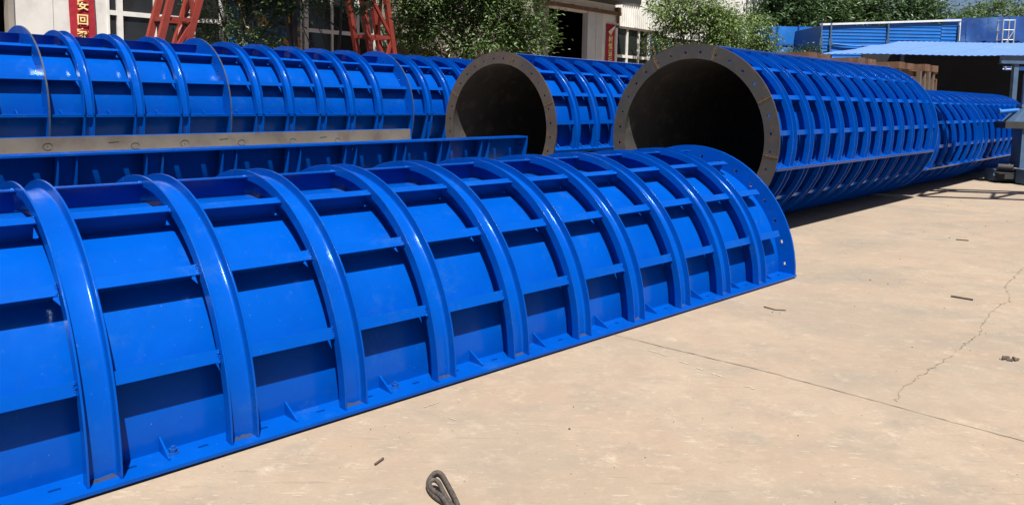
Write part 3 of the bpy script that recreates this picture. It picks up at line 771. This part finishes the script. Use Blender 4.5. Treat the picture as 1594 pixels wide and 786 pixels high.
tw = thing('scaffold_tower', 'slim galvanised scaffold tower with diagonal braces before the dark blue screen', 'scaffold', (19.72, 31.4, 0), radians(-10))
for sx in (0, .42):
    for sy in (0, .5):
        mb = MB(); mb.tube([(sx, sy, 0), (sx, sy, 5.12)], .028, 8); link('post', mb.mesh('post', 'galv'), tw)
for k in range(13):
    z = .4 + k * .39
    mb = MB(); mb.tube([(0, 0, z), (.42, 0, z)], .018, 6); mb.tube([(0, 0, z), (0, .5, z)], .018, 6); link('rung', mb.mesh('rung', 'galv'), tw)
for k in range(4):
    mb = MB(); mb.tube([(0, -.03, .4 + k * 1.17), (.42, -.03, 1.2 + k * 1.17)] if k % 2 else [(.42, -.03, .4 + k * 1.17), (0, -.03, 1.2 + k * 1.17)], .016, 6); link('brace', mb.mesh('brace', 'galv'), tw)

shed = thing('open_shed', 'open-sided workshop shed with pale blue corrugated roof and dark interior', 'shed', (9.94, 25, 0))
def roof_strip(i0, i1):
    mb = MB(); vs_ = []; n = (i1 - i0) * 4
    for k in range(n + 1):
        x = (i0 + k / 4) * .21
        for j in range(9):
            t = j / 8; wob = .02 * sin(j * 1.7 + x)
            vs_.append((x + 4.94 * t, 5.0 * t, 3.19 + .012 * x + .84 * t + .009 * cos(2 * pi * k / 4) + wob))
    mb.add(vs_, [(k * 9 + j, (k + 1) * 9 + j, (k + 1) * 9 + j + 1, k * 9 + j + 1) for k in range(n) for j in range(8)])
    b = len(mb.v); mb.add([(x, y, z - .012) for x, y, z in vs_], [(k * 9 + j, k * 9 + j + 1, (k + 1) * 9 + j + 1, (k + 1) * 9 + j) for k in range(n) for j in range(8)])
    return mb
for i in range(0, 60, 5): link('roof_sheet', roof_strip(i, i + 5 ).mesh('roof_sheet', 'roof_blue', 60), shed, (0, 0, .003 * (i % 2)))
for x in (.3, 8.9, 12.6):
    mb = MB(); mb.box(x, x + .12, .25, .37, 0, 3.17 + .012 * x); link('post', mb.mesh('post', 'machine'), shed)
    mb = MB(); mb.box(x + 4.6, x + 4.72, 4.7, 4.82, 0, 3.9); link('post', mb.mesh('post', 'machine'), shed)
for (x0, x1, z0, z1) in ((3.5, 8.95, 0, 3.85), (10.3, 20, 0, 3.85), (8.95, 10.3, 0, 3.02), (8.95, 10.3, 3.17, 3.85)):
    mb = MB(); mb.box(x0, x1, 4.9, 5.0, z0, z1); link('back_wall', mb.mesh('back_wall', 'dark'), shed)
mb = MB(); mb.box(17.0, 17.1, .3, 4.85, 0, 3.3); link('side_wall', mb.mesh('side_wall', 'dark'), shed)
mb = MB(); mb.box(5.2, 12.0, -.95, -.85, 2.96, 3.18); mb.box(5.2, 12.0, -1.02, -.78, 3.181, 3.2); mb.box(5.2, 12.0, -1.02, -.78, 2.94, 2.959); link('crane_beam', mb.mesh('crane_beam', 'machine'), shed)
for x in (5.6, 11.5):
    mb = MB(); mb.box(x, x + .14, -.97, -.83, 0, 2.939); link('post', mb.mesh('post', 'machine'), shed)
mb = MB(); n = 28
mb.tube([(.36 * cos(2 * pi * k / n), 0, .36 * sin(2 * pi * k / n)) for k in range(n + 1)], .045, 8, cap=False)
bench = MB(); bench.box(-1.5, 1.6, -.3, .3, 1.10, 1.18)
for a in (-1.4, 1.4): bench.box(a, a + .1, -.28, .28, 0, 1.099)
link('steel_ring', mb.mesh('steel_ring', 'galv', 60), None, (17.0, 27, 1.586), (0, 0, .2), 'plain steel ring standing upright on the bench inside the dark shed', 'ring')
link('work_bench', bench.mesh('work_bench', 'machine'), None, (17.0, 27, 0), (0, 0, .2), 'slate steel work bench inside the dark shed', 'bench')

# rack of brown beams behind the long pipe
ra = Vector((6.45, 17.6, 0)); rb2 = Vector((13.1, 23.9, 0)); rd = (rb2 - ra); RL_ = rd.length
rk = thing('beam_rack', 'brown steel rack of beams and spacer blocks behind the long pipe', 'rack', tuple(ra), math.atan2(rd.y, rd.x))
for y in (0, .55): 
    mb = MB(); mb.box(-.3, RL_, y, y + .14, 2.40, 2.42); mb.box(-.3, RL_, y + .06, y + .08, 2.421, 2.589); mb.box(-.3, RL_, y, y + .14, 2.59, 2.61); link('beam', mb.mesh('beam', 'rust'), rk)
for x, hgt in ((.2, .16), (2.9, .17), (5.6, .18), (7.6, .20)):
    mb = MB(); mb.box(x, x + .42, -.15, .85, 2.612, 2.612 + hgt); link('spacer_or_gap_shade', mb.mesh('spacer_or_gap_shade', 'rust'), rk)
    mb = MB(); mb.box(x + .62, x + 1.12, -.15, .85, 2.612, 2.60 + hgt); link('spacer_or_gap_shade', mb.mesh('spacer_or_gap_shade', 'rust'), rk)
    mb = MB(); mb.box(x + .421, x + .619, .0, .8, 2.612, 2.612 + hgt * .9); link('spacer_or_gap_shade', mb.mesh('spacer_or_gap_shade', 'dark'), rk)  # dark box fills the gap between blocks, its shade put into the colour
for x in (.1, 4.5, RL_ - .08):
    for y in (0, .62):
        mb = MB(); mb.box(x, x + .08, y, y + .08, 0, 2.399); link('leg', mb.mesh('leg', 'rust'), rk)
for x in (7.35, 7.72, 8.08, 8.42):
    mb = MB(); mb.box(x, x + .13, -.12, -.01, 0, 2.60); link('upright', mb.mesh('upright', 'brown'), rk)
mb = MB(); mb.box(8.4, RL_ - .1, .2, .5, 1.98, 2.12); link('cross_piece', mb.mesh('cross_piece', 'rust'), rk)

# machine at the right edge
mc = thing('roller_stand', 'slate blue steel roller stand with column and heavy base beside the far pipe', 'machine', (10.22, 16.0, 0))
mb = MB(); mb.box(.05, 2.6, .30, .60, .03, .26); mb.box(.05, 2.6, .28, .62, .261, .28); link('base_beam', mb.mesh('base_beam', 'machine'), mc)
mb = MB(); mb.box(.32, 2.6, -.35, -.02, .03, .30); mb.box(.30, 2.6, -.37, 0, .301, .325); link('base_beam', mb.mesh('base_beam', 'machine'), mc)
mb = MB(); mb.box(.10, .40, -.01, .29, .10, .20); mb.tube([(.14, .28, .33), (.34, .1, .33)], .07, 12); mb.box(.0, .55, .02, .26, .205, .225); link('roller_bracket', mb.mesh('roller_bracket', 'black'), mc)
mb = MB(); mb.box(.40, .78, 0, .32, .33, 1.16); link('column', mb.mesh('column', 'machine'), mc)
mb = MB(); mb.box(.0, 1.6, -.06, .30, 1.161, 1.30); link('arm', mb.mesh('arm', 'black'), mc)
mb = MB(); b0 = [(.18, -.04, 1.301), (1.2, -.04, 1.301), (1.2, .38, 1.301), (.18, .38, 1.301)]; b1 = [(.42, .02, 1.60), (1.1, .02, 1.60), (1.1, .32, 1.60), (.42, .32, 1.60)]
mb.add(b0 + b1, [(3, 2, 1, 0), (4, 5, 6, 7), (0, 1, 5, 4), (1, 2, 6, 5), (2, 3, 7, 6), (3, 0, 4, 7)]); link('head', mb.mesh('head', 'machine'), mc)
mb = MB(); mb.tube([(.5, .17, 1.601), (.5, .17, 2.3)], .055, 12); mb.box(.40, .60, .08, .26, 1.60, 1.66); link('spindle', mb.mesh('spindle', 'machine', 50), mc)
mb = MB(); mb.tube([(.02, .17, 1.50), (.42, .17, 1.54)], .045, 10); mb.tube([(.0, .17, 1.50), (-.03, .17, 1.50)], .07, 12); link('hand_wheel', mb.mesh('hand_wheel', 'sheet_blue', 50), mc)

# unseen truss, added above the frame to cast line shadows on the concrete
tr = thing('shadow_truss', 'unseen lattice truss added above the concrete at the right to cast line shadows', 'shadow caster', (17.2, 10.4, 0), radians(172))
HZ = 5.0
for y, z in ((-.75, HZ), (-.05, HZ + .7), (.62, HZ), (-.4, HZ + .1)):
    mb = MB(); mb.bar((0, y, z), (9.6, y, z), .15, .13); link('chord', mb.mesh('chord', 'red_steel'), tr)
for k in range(8):
    mb = MB(); mb.bar((k * 1.2, -.75, HZ), (k * 1.2 + 1.2, .62, HZ), .08, .08); link('brace', mb.mesh('brace', 'red_steel'), tr)
    mb = MB(); mb.bar((k * 1.2, -.75, HZ), (k * 1.2 + .6, -.05, HZ + .7), .05, .05); mb.bar((k * 1.2 + 1.2, .62, HZ), (k * 1.2 + .6, -.05, HZ + .7), .05, .05); link('brace', mb.mesh('brace', 'red_steel'), tr)
for y in (-.7, .57):
    mb = MB(); mb.bar((.1, y, HZ), (.1, y * 2.2, 0), .2, .2); link('leg', mb.mesh('leg', 'red_steel'), tr)

# power lines far behind
for i in range(7):
    mb = MB(); pts = []
    for k in range(13):
        t = k / 12; pts.append((14 + 42 * t, 74 - 6 * t, 9.9 + .62 * i + .9 * t - 3.2 * t * (1 - t) + .8))
    mb.tube(pts, .022, 5)
    link('power_line', mb.mesh('power_line', 'wire'), None, (0, 0, 0), (0, 0, 0), 'thin grey power line sagging across the sky behind the trees', 'cable', 'power lines across the sky')

# ---------------------------------------------------------------- 8. small things on the concrete
def chaikin(p_, n=2):
    for _ in range(n):
        q = [p_[0]]
        for a, b in zip(p_[:-1], p_[1:]):
            a = Vector(a); b = Vector(b); q += [a * .75 + b * .25, a * .25 + b * .75]
        q.append(p_[-1]); p_ = q
    return p_
mb = MB()
mb.tube(chaikin([(-.155, 2.70, .014), (-.185, 2.86, .014), (-.245, 3.03, .014), (-.278, 3.112, .016), (-.305, 3.105, .02), (-.322, 3.04, .02), (-.318, 2.985, .016), (-.285, 2.92, .014), (-.225, 2.86, .014), (-.17, 2.74, .014)]), .0105, 8)
mb.tube(chaikin([(-.20, 2.80, .036), (-.245, 2.90, .036), (-.275, 2.995, .036), (-.300, 3.015, .036), (-.318, 3.00, .03), (-.300, 2.95, .026), (-.25, 2.89, .032), (-.20, 2.76, .036)]), .0095, 8)
link('wire_sling', mb.mesh('wire_sling', 'rope', 60), None, (0, 0, 0), (0, 0, 0), 'dark wire rope sling eye lying looped on the concrete', 'sling')

def stick(name, pts, r, label, cat, n=6):
    mb = MB(); mb.tube(pts, r, n); link(name, mb.mesh(name, 'scrap', 60), None, (0, 0, 0), (0, 0, 0), label, cat)
stick('scrap_stick', [(-.572, 3.195, .006), (-.545, 3.25, .008)], .005, 'short thin dark stick near the wire rope sling', 'stick')
stick('scrap_bar', [(3.72, 6.34, .008), (3.84, 6.23, .008)], .008, 'short rusty offcut bar beside the long crack', 'bar')
stick('bent_wire', [(2.00, 5.90, .006), (2.06, 5.82, .005), (2.14, 5.81, .005)], .0045, 'bent dark wire offcut past the shell corner', 'wire')
stick('scrap_chip', [(5.35, 9.10, .006), (5.47, 9.05, .006)], .009, 'small brown chip between the crack and the truss shadow', 'scrap')
mb = MB()
for k in range(5):
    a = k * 1.3; mb.tube([(3.19 + .03 * cos(a), 4.75 + .02 * sin(a), .005), (3.19 + .055 * cos(a + .8), 4.75 + .035 * sin(a + .8), .012)], [.014, .006], 6)
link('dry_leaf_clump', mb.mesh('dry_leaf_clump', 'scrap', 60), None, (0, 0, 0), (0, 0, 0), 'small dark crumpled leaf scrap right of the crack', 'scrap')
# grit scattered over the slab
rnd = random.Random(9); mb = MB()
for k in range(300):
    x = rnd.uniform(-1.2, 8); y = rnd.uniform(2.6, 13); r = rnd.choice((.003, .004, .005, .008)) * rnd.uniform(.7, 1.3)
    if x < 1.2 and y > 4.6 - .2 + x * -.6: continue
    vs_ = [(x + r * cos(a), y + r * sin(a), .001) for a in (0, 2.1, 4.2)] + [(x, y, r * 1.1)]
    mb.add(vs_, [(0, 1, 3), (1, 2, 3), (2, 0, 3)])
link('grit', mb.mesh('grit', 'scrap'), None, kind='stuff', label='scattered dark grit and crumbs on the concrete', cat='grit')
